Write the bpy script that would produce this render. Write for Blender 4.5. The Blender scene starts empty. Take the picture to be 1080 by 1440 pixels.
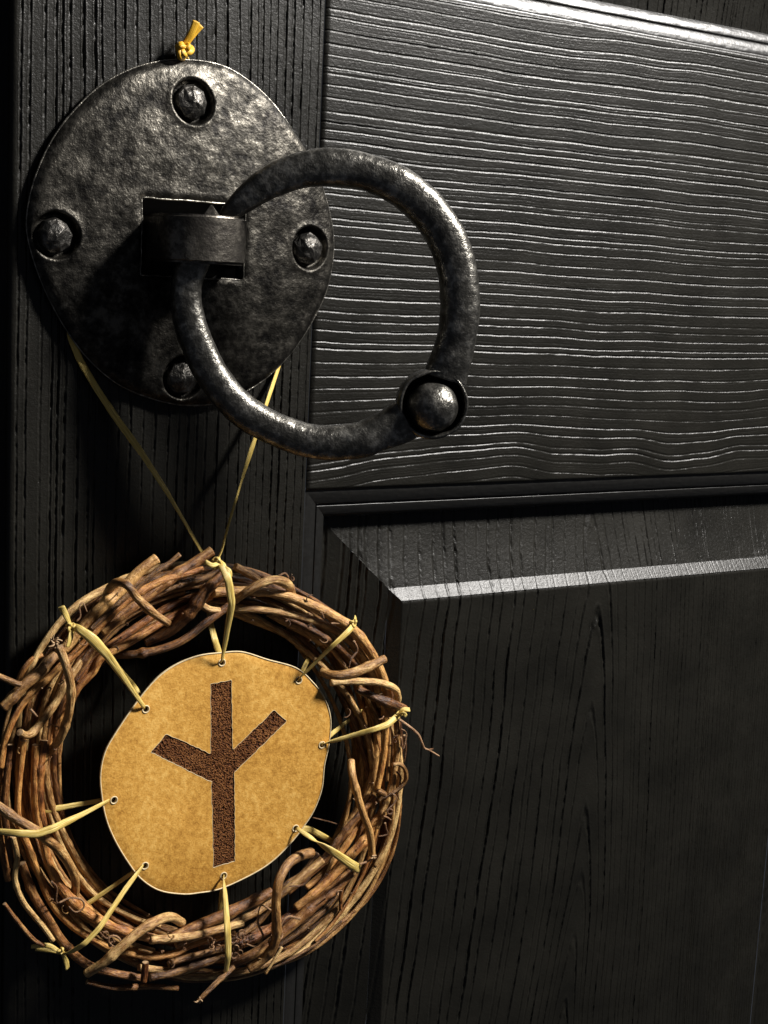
import bpy, bmesh, math, random
import numpy as np
from mathutils import Vector, Matrix
from mathutils.geometry import delaunay_2d_cdt

sc = bpy.context.scene
col = sc.collection
MM = 0.001

# ------------------------------------------------------------------ camera
F, CX, CY = 2000.0, 540.0, 720.0           # focal length and centre in photo pixels (1080 x 1440)
_dr = np.array([3160., -160., F])           # direction of the door's width in camera axes
_a = -0.05
_Y = F * F / (160 - 3160 * _a)
_dd = np.array([_a * _Y, _Y, F])            # direction of the door's height (down)
_dr /= np.linalg.norm(_dr); _dd /= np.linalg.norm(_dd)
_n = np.cross(_dr, _dd)
RM = np.array([_dr, _n, -_dd])              # camera (right, down, forward) -> world
def ray(px, py): return RM @ np.array([(px - CX) / F, (py - CY) / F, 1.0])
CAM = -ray(254, 327) * 0.454
cd = bpy.data.cameras.new('camera'); cam = bpy.data.objects.new('camera', cd); col.objects.link(cam)
cd.sensor_fit = 'VERTICAL'; cd.sensor_height = 36.0; cd.lens = F / 1440 * 36.0
cd.clip_start = 0.01; cd.clip_end = 50
rot = Matrix([[RM[i][0], -RM[i][1], -RM[i][2]] for i in range(3)])
cam.matrix_world = Matrix.Translation(Vector(CAM)) @ rot.to_4x4()
sc.camera = cam

# ------------------------------------------------------------------ world, lamp, exposure
w = bpy.data.worlds.new('World'); sc.world = w; w.use_nodes = True
bg = w.node_tree.nodes['Background']; bg.inputs[0].default_value = (0.75, 0.82, 1.0, 1); bg.inputs[1].default_value = 0.045
ld = bpy.data.lights.new('porch_lamp', 'POINT'); ld.energy = 138.0; ld.color = (1.0, 0.965, 0.92); ld.shadow_soft_size = 0.09
lamp = bpy.data.objects.new('porch_lamp', ld); col.objects.link(lamp)
lamp.location = (0.66, -0.53, 0.65)
sc.view_settings.view_transform = 'Standard'; sc.view_settings.look = 'None'
sc.view_settings.exposure = 0.0; sc.view_settings.gamma = 1.0; sc.view_settings.use_curve_mapping = False
sc.cycles.max_bounces = 6

# ------------------------------------------------------------------ helpers
def P(px, py, h=0.0):
    """the point at height h (mm) in front of the door face that the photo shows at (px, py)"""
    r = ray(px, py); t = (-h * MM - CAM[1]) / r[1]
    return CAM + t * r
def pxs(p): return np.linalg.norm(np.asarray(p) - CAM) / F      # metres per photo pixel at a point

_rng = np.random.RandomState(7)
_L = _rng.rand(8, 256, 256)
def noise2(x, y, k=0):
    """smooth value noise, -1..1"""
    x = np.asarray(x, float); y = np.asarray(y, float)
    xi = np.floor(x).astype(int); yi = np.floor(y).astype(int)
    fx = x - xi; fy = y - yi
    fx = fx * fx * (3 - 2 * fx); fy = fy * fy * (3 - 2 * fy)
    L = _L[k % 8]
    a = L[xi % 256, yi % 256]; b = L[(xi + 1) % 256, yi % 256]; c = L[xi % 256, (yi + 1) % 256]; d = L[(xi + 1) % 256, (yi + 1) % 256]
    return ((a * (1 - fx) + b * fx) * (1 - fy) + (c * (1 - fx) + d * fx) * fy) * 2 - 1

def empty(name, loc=(0, 0, 0)):
    o = bpy.data.objects.new(name, None); o.empty_display_size = 0.02; o.location = loc; col.objects.link(o); return o
def tag(o, label, cat=None, group=None, kind=None):
    o['label'] = label
    if cat: o['category'] = cat
    if group: o['group'] = group
    if kind: o['kind'] = kind
    return o
def link(name, me, mat, parent=None):
    o = bpy.data.objects.new(name, me); col.objects.link(o)
    if mat: me.materials.append(mat)
    if parent is not None:
        o.parent = parent
        p = parent; off = Vector((0, 0, 0))
        while p is not None: off += p.location; p = p.parent
        o.location = -off
    return o
def mesh_np(name, V, Q, smooth=True, uv=None):
    """V (n,3) metres, Q (m,4) or (m,3) ints"""
    me = bpy.data.meshes.new(name)
    V = np.ascontiguousarray(V, dtype=np.float32); Q = np.ascontiguousarray(Q, dtype=np.int32)
    k = Q.shape[1]
    me.vertices.add(len(V)); me.vertices.foreach_set('co', V.ravel())
    me.loops.add(Q.size); me.loops.foreach_set('vertex_index', Q.ravel())
    me.polygons.add(len(Q)); me.polygons.foreach_set('loop_start', np.arange(0, Q.size, k, dtype=np.int32))
    me.polygons.foreach_set('use_smooth', np.full(len(Q), smooth, dtype=bool))
    me.update(calc_edges=True)
    if uv is not None:
        l = me.uv_layers.new(name='uv'); l.data.foreach_set('uv', np.ascontiguousarray(uv[Q.ravel()], dtype=np.float32).ravel())
    me.validate()
    return me
def grid_faces(nu, nv, off=0):
    i = np.arange(nu - 1)[:, None]; j = np.arange(nv - 1)[None, :]
    a = i * nv + j
    return (np.stack([a, a + nv, a + nv + 1, a + 1], -1).reshape(-1, 4) + off)
def join_grids(name, grids, facing=(0, -1, 0)):
    Vs, Qs, off = [], [], 0
    for G in grids:
        nu, nv, _ = G.shape
        q = grid_faces(nu, nv)
        v = G.reshape(-1, 3)
        nrm = np.cross(v[q[:, 1]] - v[q[:, 0]], v[q[:, 3]] - v[q[:, 0]]).sum(0)
        if nrm @ np.array(facing) < 0: q = q[:, ::-1]
        Vs.append(v); Qs.append(q + off); off += len(v)
    return mesh_np(name, np.concatenate(Vs), np.concatenate(Qs))

def spline(pts, n):
    """Catmull-Rom through points (k,d), n samples by arc length"""
    p = np.asarray(pts, float)
    if len(p) == 2:
        t = np.linspace(0, 1, n)[:, None]; return p[0] * (1 - t) + p[1] * t
    e = np.vstack([2 * p[0] - p[1], p, 2 * p[-1] - p[-2]])
    out = []
    for i in range(1, len(e) - 2):
        t = np.linspace(0, 1, 24, endpoint=False)[:, None]
        a, b, c, d = e[i - 1], e[i], e[i + 1], e[i + 2]
        out.append(0.5 * (2 * b + (c - a) * t + (2 * a - 5 * b + 4 * c - d) * t**2 + (3 * b - a - 3 * c + d) * t**3))
    out.append(p[-1:]); q = np.vstack(out)
    s = np.concatenate([[0], np.cumsum(np.linalg.norm(np.diff(q, axis=0), axis=1))])
    u = np.linspace(0, s[-1], n)
    return np.stack([np.interp(u, s, q[:, k]) for k in range(q.shape[1])], 1)

def sweep(name, C, rad, ns=10, flat=None, twist=None, sq=2.0, bump=0.0, seed=0, closed_ends=True, smooth=True, ref=(0, -1, 0)):
    """tube along C (n,3); rad (n,) ; flat = (n,) thickness/width ratio; sq = superellipse power; cross axis 1 is the width, axis 2 faces ref"""
    C = np.asarray(C, float); n = len(C); rad = np.broadcast_to(np.asarray(rad, float), (n,)).copy()
    T = np.gradient(C, axis=0); T /= np.linalg.norm(T, axis=1)[:, None] + 1e-12
    A = np.zeros((n, 3)); ref = np.asarray(ref, float)
    prev = None
    for i in range(n):
        b = ref - (ref @ T[i]) * T[i]
        if prev is not None:
            pt = prev - (prev @ T[i]) * T[i]
            b = 0.12 * b + pt if np.linalg.norm(b) < 0.35 else 0.3 * b + pt
        if np.linalg.norm(b) < 1e-6: b = np.array([T[i][1], -T[i][0], 0.3])
        b /= np.linalg.norm(b); A[i] = b; prev = b
    W = np.cross(T, A)
    th = np.linspace(0, 2 * np.pi, ns, endpoint=False)
    tw = np.zeros(n) if twist is None else np.asarray(twist)
    ang = th[None, :] + np.zeros((n, 1))
    cu = np.sign(np.cos(ang)) * np.abs(np.cos(ang))**(2 / sq); su = np.sign(np.sin(ang)) * np.abs(np.sin(ang))**(2 / sq)
    fl = np.ones(n) if flat is None else np.broadcast_to(np.asarray(flat, float), (n,))
    x = cu; y = su * fl[:, None]
    xr = x * np.cos(tw)[:, None] - y * np.sin(tw)[:, None]; yr = x * np.sin(tw)[:, None] + y * np.cos(tw)[:, None]
    L = np.concatenate([[0], np.cumsum(np.linalg.norm(np.diff(C, axis=0), axis=1))])
    rr = rad[:, None] * np.ones((1, ns))
    if bump:
        lw = L[:, None] / rad.mean()
        nn = noise2(lw * 1.3 + seed * 17.3, np.cos(th)[None] * 1.2 + 30 + lw * 0, seed) + noise2(lw * 1.3 + 50 + seed * 9.1, np.sin(th)[None] * 1.2 + 60 + lw * 0, seed + 1)
        nn2 = noise2(lw * 3.1 + seed * 7.7, np.cos(th)[None] * 2.6 + 90 + lw * 0, seed + 2) + noise2(lw * 3.1 + 5, np.sin(th)[None] * 2.6 + 20 + lw * 0, seed + 3)
        rr = rr * (1 + bump * (nn + 0.5 * nn2))
    V = C[:, None, :] + (W[:, None, :] * xr[..., None] + A[:, None, :] * yr[..., None]) * rr[..., None]
    V = V.reshape(-1, 3)
    i = np.arange(n - 1)[:, None]; j = np.arange(ns)[None, :]; jn = (j + 1) % ns
    Q = np.stack([i * ns + j, i * ns + jn, (i + 1) * ns + jn, (i + 1) * ns + j], -1).reshape(-1, 4)
    uv = np.stack([np.tile(th / (2 * np.pi), n), np.repeat(L / MM, ns)], 1)
    if closed_ends:
        V = np.vstack([V, C[0] - T[0] * rad[0] * 0.12, C[-1] + T[-1] * rad[-1] * 0.12]); a, b = n * ns, n * ns + 1
        uv = np.vstack([uv, [0.5, 0], [0.5, L[-1] / MM]])
        jj = np.arange(ns); jn = (jj + 1) % ns
        E0 = np.stack([jn, jj, np.full(ns, a)], -1); E1 = np.stack([(n - 1) * ns + jj, (n - 1) * ns + jn, np.full(ns, b)], -1)
        faces = Q.tolist() + E0.tolist() + E1.tolist()
        me = bpy.data.meshes.new(name); me.from_pydata(V.tolist(), [], faces)
        me.polygons.foreach_set('use_smooth', [smooth] * len(Q) + [False] * (2 * ns))
        l = me.uv_layers.new(name='uv'); vi = np.empty(len(me.loops), dtype=np.int32); me.loops.foreach_get('vertex_index', vi)
        l.data.foreach_set('uv', uv[vi].astype(np.float32).ravel()); me.update()
        return me
    return mesh_np(name, V, Q, smooth, uv)

# ------------------------------------------------------------------ materials
class NT:
    def __init__(s, name):
        s.m = bpy.data.materials.new(name); s.m.use_nodes = True; s.t = s.m.node_tree; s.b = s.t.nodes['Principled BSDF']
    def n(s, typ, **k):
        x = s.t.nodes.new('ShaderNode' + typ)
        for a, v in k.items():
            if a.startswith('i_'):
                key = a[2:]
                key = int(key) if key.isdigit() else key.replace('_', ' ')
                x.inputs[key].default_value = v
            else: setattr(x, a, v)
        return x
    def l(s, a, b): s.t.links.new(a, b)
    def noise(s, vec, scale, detail=3, rough=0.6):
        x = s.n('TexNoise'); x.inputs['Scale'].default_value = scale; x.inputs['Detail'].default_value = detail; x.inputs['Roughness'].default_value = rough
        if vec is not None: s.l(vec, x.inputs['Vector'])
        return x.outputs['Fac']
    def ramp(s, fac, stops):
        x = s.n('ValToRGB'); e = x.color_ramp.elements
        while len(e) < len(stops): e.new(0.5)
        for q, (p, c) in zip(e, stops): q.position = p; q.color = c if len(c) == 4 else (*c, 1)
        s.l(fac, x.inputs[0]); return x.outputs[0]
    def math(s, op, a, b=None):
        x = s.n('Math', operation=op)
        for k, v in enumerate((a, b)):
            if v is None: continue
            if isinstance(v, (int, float)): x.inputs[k].default_value = v
            else: s.l(v, x.inputs[k])
        return x.outputs[0]
    def bump(s, h, strength, dist, normal=None):
        x = s.n('Bump'); x.inputs['Strength'].default_value = strength; x.inputs['Distance'].default_value = dist
        s.l(h, x.inputs['Height'])
        if normal is not None: s.l(normal, x.inputs['Normal'])
        return x.outputs[0]
    def mix(s, fac, a, b):
        x = s.n('Mix', data_type='RGBA')
        if isinstance(fac, (int, float)): x.inputs['Factor'].default_value = fac
        else: s.l(fac, x.inputs['Factor'])
        for key, v in (('A', a), ('B', b)):
            q = [i for i in x.inputs if i.name == key and i.type == 'RGBA'][0]
            if isinstance(v, tuple): q.default_value = v if len(v) == 4 else (*v, 1)
            else: s.l(v, q)
        return [o for o in x.outputs if o.type == 'RGBA'][0]

def mat_door():
    m = NT('black_door_paint'); co = m.n('TexCoord').outputs['Object']
    f = m.noise(co, 900, 4, .65); g = m.noise(co, 2600, 2, .6); c = m.noise(co, 40, 3)
    m.l(m.ramp(c, [(.3, (.0056, .0052, .0039)), (.75, (.0104, .0096, .0072))]), m.b.inputs['Base Color'])
    m.l(m.ramp(m.math('ADD', m.math('MULTIPLY', c, .5), m.math('MULTIPLY', f, .5)), [(.3, (.31, .31, .31)), (.7, (.41, .41, .41))]), m.b.inputs['Roughness'])
    m.b.inputs['Specular IOR Level'].default_value = .33
    n1 = m.bump(f, .26, .0006); n2 = m.bump(g, .22, .0003, n1); m.l(n2, m.b.inputs['Normal'])
    return m.m
def mat_mould():
    m = NT('black_moulding_paint'); co = m.n('TexCoord').outputs['Object']
    f = m.noise(co, 500, 3, .6)
    m.b.inputs['Base Color'].default_value = (.0075, .0072, .0065, 1)
    m.l(m.ramp(f, [(.3, (.31, .31, .31)), (.7, (.40, .40, .40))]), m.b.inputs['Roughness'])
    m.l(m.bump(f, .2, .0005), m.b.inputs['Normal'])
    return m.m
def mat_iron(name, lo, hi, rough=(.35, .6), metal=.85, b1=.5, patch=60):
    m = NT(name); co = m.n('TexCoord').outputs['Object']
    big = m.noise(co, patch, 5, .7); mid = m.noise(co, 420, 4, .65); fine = m.noise(co, 1500, 3, .7)
    v = m.n('TexVoronoi'); v.feature = 'SMOOTH_F1'; v.inputs['Scale'].default_value = 330; m.l(co, v.inputs['Vector'])
    mixv = m.math('ADD', m.math('MULTIPLY', big, .6), m.math('MULTIPLY', mid, .4))
    m.l(m.ramp(mixv, [(.40, lo), (.5, tuple((a + b) / 2 * .6 for a, b in zip(lo, hi))), (.60, hi)]), m.b.inputs['Base Color'])
    m.b.inputs['Metallic'].default_value = metal
    m.l(m.ramp(m.math('ADD', m.math('MULTIPLY', mid, .5), m.math('MULTIPLY', big, .5)), [(.3, (rough[1],) * 3), (.7, (rough[0],) * 3)]), m.b.inputs['Roughness'])
    n1 = m.bump(v.outputs['Distance'], b1 * .25, .0008); n2 = m.bump(mid, b1, .0012, n1); n3 = m.bump(fine, b1 * .55, .0005, n2)
    m.l(n3, m.b.inputs['Normal'])
    return m.m
def mat_vine(name, dark, mid, light):
    m = NT(name); uvn = m.n('UVMap'); uvn.uv_map = 'uv'
    oi = m.n('ObjectInfo')
    mp = m.n('Mapping'); m.l(uvn.outputs[0], mp.inputs['Vector']); mp.inputs['Scale'].default_value = (7, .16, 1)
    cb = m.n('CombineXYZ'); m.l(m.math('MULTIPLY', oi.outputs['Random'], 50), cb.inputs[0]); m.l(m.math('MULTIPLY', oi.outputs['Random'], 91), cb.inputs[1])
    m.l(cb.outputs[0], mp.inputs['Location'])
    fib = m.noise(mp.outputs[0], 1.6, 5, .65)
    mp2 = m.n('Mapping'); m.l(uvn.outputs[0], mp2.inputs['Vector']); mp2.inputs['Scale'].default_value = (2, .12, 1); m.l(cb.outputs[0], mp2.inputs['Location'])
    pat = m.noise(mp2.outputs[0], 1.0, 3, .6)
    co = m.n('TexCoord').outputs['Object']; sp = m.noise(co, 1400, 3, .7)
    k = m.math('ADD', m.math('MULTIPLY', fib, .55), m.math('MULTIPLY', pat, .45))
    k = m.math('ADD', k, m.math('MULTIPLY', m.math('SUBTRACT', oi.outputs['Random'], .5), .22))
    c = m.ramp(k, [(.36, dark), (.50, mid), (.66, light)])
    spk = m.ramp(sp, [(.30, (.35, .35, .35)), (.42, (1, 1, 1))])
    mm = m.n('Mix', data_type='RGBA', blend_type='MULTIPLY'); mm.inputs['Factor'].default_value = .8
    A, B = [i for i in mm.inputs if i.type == 'RGBA']; m.l(c, A); m.l(spk, B)
    m.l([o for o in mm.outputs if o.type == 'RGBA'][0], m.b.inputs['Base Color'])
    m.b.inputs['Roughness'].default_value = .40; m.b.inputs['Specular IOR Level'].default_value = .5
    n1 = m.bump(fib, .9, .0009); n2 = m.bump(sp, .45, .0005, n1); m.l(n2, m.b.inputs['Normal'])
    return m.m
def mat_raffia(name='raffia_yellow', a=(.54, .37, .08), b=(.82, .66, .25)):
    m = NT(name); uvn = m.n('UVMap'); uvn.uv_map = 'uv'
    mp = m.n('Mapping'); m.l(uvn.outputs[0], mp.inputs['Vector']); mp.inputs['Scale'].default_value = (22, .08, 1)
    fib = m.noise(mp.outputs[0], 1.5, 4, .6)
    m.l(m.ramp(fib, [(.32, tuple(x * .55 for x in a)), (.45, a), (.68, b)]), m.b.inputs['Base Color'])
    m.b.inputs['Roughness'].default_value = .42
    m.l(m.bump(fib, .5, .0005), m.b.inputs['Normal'])
    return m.m
def mat_disc():
    m = NT('tan_disc_face'); co = m.n('TexCoord').outputs['Object']
    a = m.noise(co, 45, 4, .6); f = m.noise(co, 520, 4, .7); g = m.noise(co, 1700, 2, .6)
    k = m.math('ADD', m.math('ADD', m.math('MULTIPLY', a, .30), m.math('MULTIPLY', f, .48)), m.math('MULTIPLY', g, .2))
    m.l(m.ramp(k, [(.37, (.33, .150, .020)), (.5, (.53, .275, .050)), (.63, (.70, .42, .11))]), m.b.inputs['Base Color'])
    m.b.inputs['Roughness'].default_value = .62; m.b.inputs['Specular IOR Level'].default_value = .3
    n1 = m.bump(f, .25, .0006); n2 = m.bump(g, .25, .0003, n1); m.l(n2, m.b.inputs['Normal'])
    return m.m
def mat_rune():
    m = NT('burnt_rune'); co = m.n('TexCoord').outputs['Object']
    wv = m.noise(co, 1150, 1.2, .5); w2 = m.noise(co, 160, 2, .5)
    k = m.math('SUBTRACT', 1.0, m.math('MULTIPLY', m.math('ABSOLUTE', m.math('SUBTRACT', wv, .5)), 7.0))     # worm-like raised lines left by the burning
    m.l(m.ramp(m.math('ADD', k, m.math('MULTIPLY', m.math('SUBTRACT', w2, .5), .6)), [(.1, (.050, .015, .004)), (.55, (.105, .034, .009)), (1.0, (.25, .105, .033))]), m.b.inputs['Base Color'])
    m.b.inputs['Roughness'].default_value = .7; m.b.inputs['Specular IOR Level'].default_value = .12
    m.l(m.bump(k, .8, .0010), m.b.inputs['Normal'])
    return m.m
def mat_plain(name, c, r=.6, metal=0.0):
    m = NT(name); co = m.n('TexCoord').outputs['Object']; f = m.noise(co, 900, 3, .6)
    m.l(m.ramp(f, [(.3, tuple(x * .7 for x in c)), (.7, c)]), m.b.inputs['Base Color'])
    m.b.inputs['Roughness'].default_value = r; m.b.inputs['Metallic'].default_value = metal
    m.l(m.bump(f, .3, .0004), m.b.inputs['Normal'])
    return m.m
M_DOOR = mat_door(); M_MOULD = mat_mould()
M_PLATE = mat_iron('hammered_plate_iron', (.007, .0065, .006), (.105, .097, .082), (.34, .52), .92, .34, 120)
M_RING = mat_iron('forged_ring_iron', (.070, .067, .060), (.34, .325, .29), (.27, .38), .92, .34, 170)
M_BOSS = mat_iron('boss_iron', (.05, .045, .04), (.22, .20, .17), (.3, .5), .9, .25, 90)
M_BOLT = mat_iron('bolt_iron', (.03, .029, .027), (.17, .16, .145), (.3, .5), .9, .45, 120)
M_VINE = [mat_vine('vine_bark_brown', (.042, .014, .004), (.225, .093, .026), (.60, .34, .115)),
          mat_vine('vine_bark_tan', (.065, .025, .007), (.31, .155, .048), (.72, .48, .195)),
          mat_vine('vine_bark_red', (.060, .017, .004), (.30, .112, .028), (.68, .35, .100))]
M_CUT = mat_plain('cut_vine_end', (.42, .27, .14), .7)
M_TEND = mat_vine('tendril_bark', (.10, .045, .018), (.24, .12, .055), (.42, .25, .13))
M_RAF = mat_raffia(); M_CORD = mat_raffia('cord_yellow', (.64, .44, .09), (.88, .70, .24))
M_KNOT = mat_raffia('cord_golden_end', (.62, .33, .015), (.80, .50, .05))
M_DISC = mat_disc(); M_EDGE = mat_plain('pale_cut_edge', (.70, .56, .33), .7); M_RUNE = mat_rune()

# ------------------------------------------------------------------ the door
X_STILE0, X_RAIL, X_RAIL1 = -55.5, 50.0, 345.0      # mm: left edge of the stile, joint with the rail, right stile
Z_RAIL0, Z_RAIL1 = -85.2, 85.7
Z_BOT, Z_TOP = -420.0, 190.0

def groove_set(lo, hi, smin, smax, seed):
    r = np.random.RandomState(seed); u = [lo]
    while u[-1] < hi: u.append(u[-1] + r.uniform(smin, smax) * (0.62 if r.rand() < .16 else 1))
    return np.array(u), r.rand(len(u)), r.rand(len(u))
def carve(g, v, gs, amp, wid, brk=0.25, k=0, lip=.16, bead=0.0):
    """height (mm) of grain grooves: g = coordinate across the grain, v = along it"""
    u, ra, rb = gs
    mids = (u[1:] + u[:-1]) / 2
    i = np.clip(np.searchsorted(mids, g), 0, len(u) - 1)
    d = g - u[i]
    A = amp * (.40 + .8 * ra[i]) * np.clip(.85 + brk * 1.6 * noise2(v * .05 + rb[i] * 97, ra[i] * 53, k) + .35 * noise2(v * .42 + rb[i] * 31, rb[i] * 71, k + 1), 0.05, 1.4)
    W = wid * (.75 + .5 * rb[i])
    if bead: A = A * (1 + bead * noise2(v * .95 + rb[i] * 61, ra[i] * 37, k + 2))
    q = d / W
    prof = np.exp(-q * q) - lip * np.exp(-((np.abs(q) - 1.7) / .6)**2)
    return -A * prof
def pebble(x, z, k=3): return .018 * noise2(x * 1.1, z * 1.1, k) + .05 * noise2(x * .09, z * .05, k + 1)

GS_F = groove_set(-140, 140, .9, 2.2, 51); GS_ST = groove_set(-70, 70, 3.2, 4.7, 11); GS_RL = groove_set(-140, 140, 3.3, 4.8, 23); GS_PN = groove_set(-160, 420, 4.2, 7.2, 37)
def grain_stile(x, z, k=0):
    g = x + 1.7 * noise2(z * .010 + 7, x * .015, k) + .3 * noise2(z * .05, x * .05, k + 1) + .10 * noise2(z * .5, x * .5, k + 2)
    g = g + np.clip(x - 22, 0, 40) * .35
    return carve(g, z, GS_ST, .50, .32, .25, 4, .30, .55) + pebble(x, z)
def grain_rail(x, z):
    low = np.clip((-z - 35) / 50, 0, 1)
    g = z + 2.4 * noise2(x * .009 + 3, z * .008 + 4, 0) + .45 * noise2(x * .045, z * .04, 1) + .11 * noise2(x * .5, z * .5, 2)
    g = g - low * (3.2 * np.sin((x - 70) * .028) + 2.0 * noise2(x * .05, z * .04, 5))
    return carve(g, x, GS_RL, .32, .29, .18, 2, .12, .10) + carve(g + .3 * noise2(x * .08, z * .3, 6), x, GS_F, .035, .22, .9, 5) + pebble(x, z, 5)
XC = 187.0
def grain_panel(x, z):
    d = x - XC + 3.0 * noise2(z * .012, x * .01 + 9, 3)
    ad = np.sqrt(d * d + 9.0)
    Fd = np.where(d < 0, ad, ad * 1.0 + .012 * ad * ad)
    g = Fd + .085 * z + .09 * np.minimum(z + 127, 0) * np.exp(-(d / 15.0)**2) + 1.3 * noise2(z * .02 + 4, x * .03, 2) + .5 * noise2(z * .07, x * .06, 4) + .2 * noise2(z * .5, x * .7, 1)
    centre = np.clip(np.abs(d) / 22 - .1, .8, 1)
    return carve(g + 60, z, GS_PN, .75, .46, .30, 6, .32, .3) * centre + pebble(x, z, 2)

def xyz(x, z, h):
    return np.stack([x, -h, z], -1) * MM
door = empty('door', (0.145, 0, Z_BOT * MM))
tag(door, 'black panelled door with embossed wood grain', 'door', kind='structure')

# stiles (vertical grain)
def stile(x0, x1, name='stile', left_round=True, k=0):
    x = np.linspace(x0, x1, int((x1 - x0) / (.22 if k == 0 else .4))); z = np.concatenate([np.arange(Z_BOT, -300, 1.2), np.arange(-300, 85, .52), np.arange(85, Z_TOP, 1.2)]) if k == 0 else np.arange(Z_BOT, Z_TOP, 1.5)
    X, Z = np.meshgrid(x, z, indexing='ij')
    H = grain_stile(X if k == 0 else X - 300, Z, k)
    e = np.clip((X - x0) / 2.2, 0, 1); H = np.where(e < 1, H * e - 2.2 * (1 - np.sqrt(np.clip(1 - (1 - e)**2, 0, 1))), H)
    e2 = np.clip((x1 - X) / .9, 0, 1); H = H * e2 - 1.1 * (1 - e2)**1.5
    G = xyz(X, Z, H)
    side = np.stack([G[0] + np.array([0, .04, 0]), G[0]], 0); side2 = np.stack([G[-1], G[-1] + np.array([0, .02, 0])], 0)
    me = bpy.data.meshes.new(name)
    return join_grids(name, [G]), join_grids(name + '_edge', [side], (-1, 0, 0))
m1, m2 = stile(X_STILE0, X_RAIL)
link('stile', m1, M_DOOR, door); link('stile_edge', m2, M_MOULD, door)
m1, m2 = stile(X_RAIL1, X_RAIL1 + 70, k=3)
link('stile', m1, M_DOOR, door)
# rail (horizontal grain)
z = np.linspace(Z_RAIL0, Z_RAIL1, 1040); x = np.arange(X_RAIL, X_RAIL1 + .01, 1.0)
X, Z = np.meshgrid(x, z, indexing='ij'); H = grain_rail(X, Z)
e = np.clip((X - X_RAIL) / 1.0, 0, 1); H = H * e - .9 * (1 - e)
e = np.clip(np.minimum(Z - Z_RAIL0, Z_RAIL1 - Z) / 1.2, 0, 1); H = H * e - .9 * (1 - e)**2
link('rail', join_grids('rail', [xyz(X, Z, H)]), M_DOOR, door)

# moulding and raised panels: s = distance in from the opening's edge, h = height
def prof_mould(flip):
    pts = [(0, -.9), (.35, -1.25), (.8, -1.15)]
    def roll(s0, h0, wd, a0, a1, k=10):                # a convex roll whose slope runs from a0 to a1 degrees
        q = [(s0, h0)]
        for t in (np.arange(k) + .5) / k: q.append((q[-1][0] + wd / k, q[-1][1] - wd / k * math.tan(math.radians(a0 + (a1 - a0) * t))))
        return q
    pts += roll(1.0, -1.15, 4.3, 6, 30)
    s_, h_ = pts[-1]; pts += [(s_ + .22, h_ - 1.1), (s_ + .55, h_ - 1.1), (s_ + .75, h_ - .45)] + roll(s_ + .85, h_ - .42, 3.4, 8, 32)
    s_, h_ = pts[-1]; pts += [(s_ + .2, h_ - .45)] + [(s_ + .5 + (11.4 - s_ - .5) * t, h_ - .5 + (-10.0 - h_ + .5) * t) for t in (0, .3, .6, 1)]
    return pts
PM = prof_mould(0)
S_B0, S_B1, S_F = 11.4, 38.2, 42.6                   # bevel start, bevel end / shoulder start, field start
def h_panel(s):
    s = np.asarray(s, float)
    b = -10.0 + (s - S_B0) / (S_B1 - S_B0) * 6.4 - .5 * np.sin(np.clip((s - S_B0) / (S_B1 - S_B0), 0, 1) * math.pi)
    t = np.clip((s - S_B1) / (S_F - S_B1), 0, 1)
    sh = -3.6 + 2.9 * t
    return np.where(s < S_B1, b, np.where(s < S_F, sh, -.7))
def strip(S, h, side, x0, x1, zA, dr, zE, res, grain, gamp=1.0):
    S = np.asarray(S, float)[:, None]; h = np.asarray(h, float)[:, None]
    if side == 'top':
        n = int((x1 - x0) / res); t = np.linspace(0, 1, n)[None]
        X = x0 + S + t * (x1 - x0 - 2 * S); Z = zA + dr * S + 0 * X
    else:
        n = int(abs(zE - zA) / res); t = np.linspace(0, 1, n)[None]
        Z = zA + dr * S + t * (zE - zA - dr * S); X = (x0 + S if side == 'left' else x1 - S) + 0 * Z
    H = h + 0 * X
    if grain is not None: H = H + grain(X, Z) * gamp
    return xyz(X, Z, H)
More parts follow.
